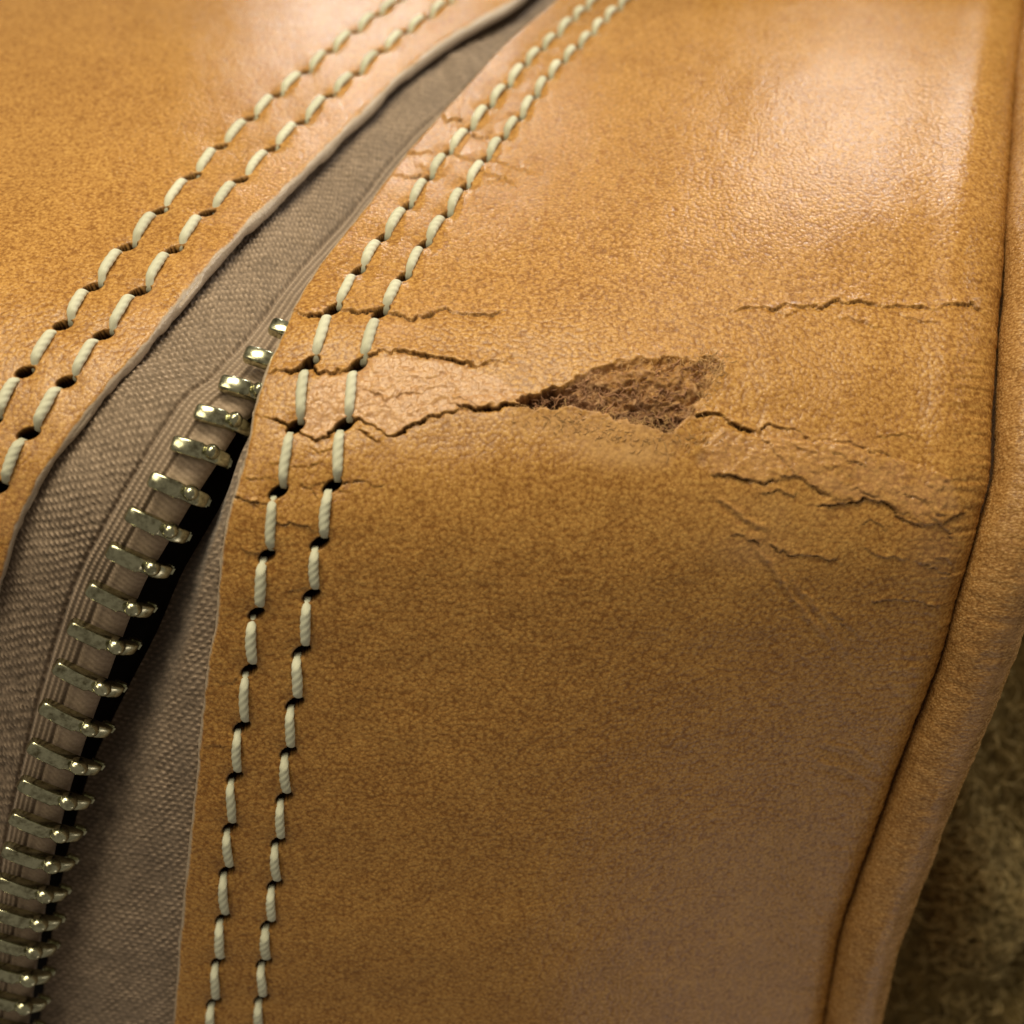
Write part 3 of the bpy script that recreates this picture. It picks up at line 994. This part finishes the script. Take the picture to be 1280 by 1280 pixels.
# ---- piping
def build_piping():
    rows = np.arange(-110, 1420, 2.6)
    sx = seam_edge(rows)
    z0 = zbase(sx, rows)
    s = (D - z0) / D
    R = 47.0
    slope = np.gradient(sx, rows)
    cx = sx + (R - 7 - 8 * smoothstep(480, 800, rows)) / s * np.sqrt(1 + slope ** 2) * 0.98
    C = world(cx, rows, z0 - 24)
    T = np.gradient(C, axis=0); T /= np.linalg.norm(T, axis=1, keepdims=True)
    X = np.array([1.0, 0, 0]) - T * T[:, :1]; X /= np.linalg.norm(X, axis=1, keepdims=True)
    Z = np.cross(X, T); Z *= np.sign(Z[:, 2:3])
    na = 96
    a = np.linspace(0, 2 * math.pi, na + 1)
    vlen = np.concatenate([[0], np.cumsum(np.linalg.norm(np.diff(C, axis=0), axis=1))]) / U
    uu = vlen[:, None] + 0 * a; aa = a[None, :] + 0 * vlen[:, None]
    per = np.cos(aa) * 2; per2 = np.sin(aa) * 2
    rr = R + 1.6 * fbm(uu / 70, per, 401, 2) + 0.6 * fbm(uu / 7.5, per * 0.8 + 7, 402, 3) + 0.5 * fbm(uu / 5, per2 * 3, 403, 2)
    P = C[:, None] + (X[:, None] * np.cos(aa)[..., None] + Z[:, None] * np.sin(aa)[..., None]) * (rr * U)[..., None]
    z = np.zeros(aa.shape)
    ridge = 0.48 * np.exp(-((aa - 1.0) / 0.5) ** 2) * np.clip(0.4 + fbm(uu / 40, per * 2, 405, 2) + 0.5 * fbm(uu / 6, per, 406, 2), 0, 1)
    me = grid_mesh("piping", P, {'crack_and_shade': z, 'flesh': z, 'ridge': ridge, 'scuff': z, 'gloss': z, 'edge': z})
    o = link_mesh("piping", me, M_PIPING, bag)
    o["label"] = "rounded tan leather piping along the seam"
    # the next panel of the bag falls away behind the piping
    n = 16
    k = np.linspace(0, 1, n)
    Q = C[:, None] + np.array([1.0, 0, 0]) * (-0.1 - 0.5 * k)[None, :, None] + np.array([0, 0, -1.0]) * (0.3 + 5.0 * k)[None, :, None]
    z = np.zeros(Q.shape[:2])
    link_mesh("end_panel", grid_mesh("end_panel", Q, {'crack_and_shade': z, 'flesh': z, 'ridge': z, 'scuff': z, 'gloss': z, 'edge': z}), M_LEATHER, bag)


build_piping()


# ---- dark lining below the open zip
def build_lining():
    rows = np.arange(-100, 1420, 20.0)
    s = np.linspace(0, 1, 24)
    lx = np.minimum(lid_edge(rows) - 120, 900); rx = zip_edge(rows) + 120
    px = lx[:, None] + (rx - lx)[:, None] * s
    py = rows[:, None] + 0 * px
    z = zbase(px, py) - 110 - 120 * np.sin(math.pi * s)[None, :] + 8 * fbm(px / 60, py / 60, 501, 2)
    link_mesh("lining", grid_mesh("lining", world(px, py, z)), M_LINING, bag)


build_lining()


# ------------------------------------------------------------------ the rug behind the bag
def build_rug():
    nx, ny = 190, 260
    X = np.linspace(3.5, 24, nx); Y = np.linspace(-18, 16, ny)
    xx, yy = np.meshgrid(X, Y)

    def hgt(x, y):
        h = 0.45 * fbm(x / 2.2, y / 2.2, 601, 3)
        h = h + 1.1 * np.exp(-(((x - 8.9) / 0.95) ** 2 + ((y + 7.3) / 1.35) ** 2) ** 1.6)
        return -9.0 + h + 0.04 * (y + 8)
    zz = hgt(xx, yy)
    P = np.stack([xx, yy, zz], -1)
    rug = link_mesh("rug", grid_mesh("rug", P, flip=True), M_RUG)
    rug["label"] = "dark olive brown fuzzy rug lying behind the bag"
    rug["category"] = "rug"
    paths = []; rad = []
    for q in range(2600):
        x = random.uniform(6.0, 12.5); y = random.uniform(-12.5, -0.5)
        if q % 3 == 0:
            x = random.gauss(8.9, 0.6); y = random.gauss(-7.2, 0.9)
        L = random.uniform(0.15, 0.6); k = 6
        th = random.uniform(0, 6.28) + random.uniform(-3, 3) * np.linspace(0, 1, k)
        xs = x + np.cumsum(np.cos(th)) * L / k; ys = y + np.cumsum(np.sin(th)) * L / k
        zs = hgt(xs, ys) + random.uniform(0.02, 0.2) + 0.1 * np.sin(np.linspace(0, 3.14, k))
        paths.append(np.stack([xs, ys, zs], -1)); rad.append(random.uniform(0.008, 0.018))
    o = link_mesh("rug_pile", tubes_mesh("rug_pile", paths, rad, 3), M_PILE, rug)
    o["kind"] = "stuff"


build_rug()
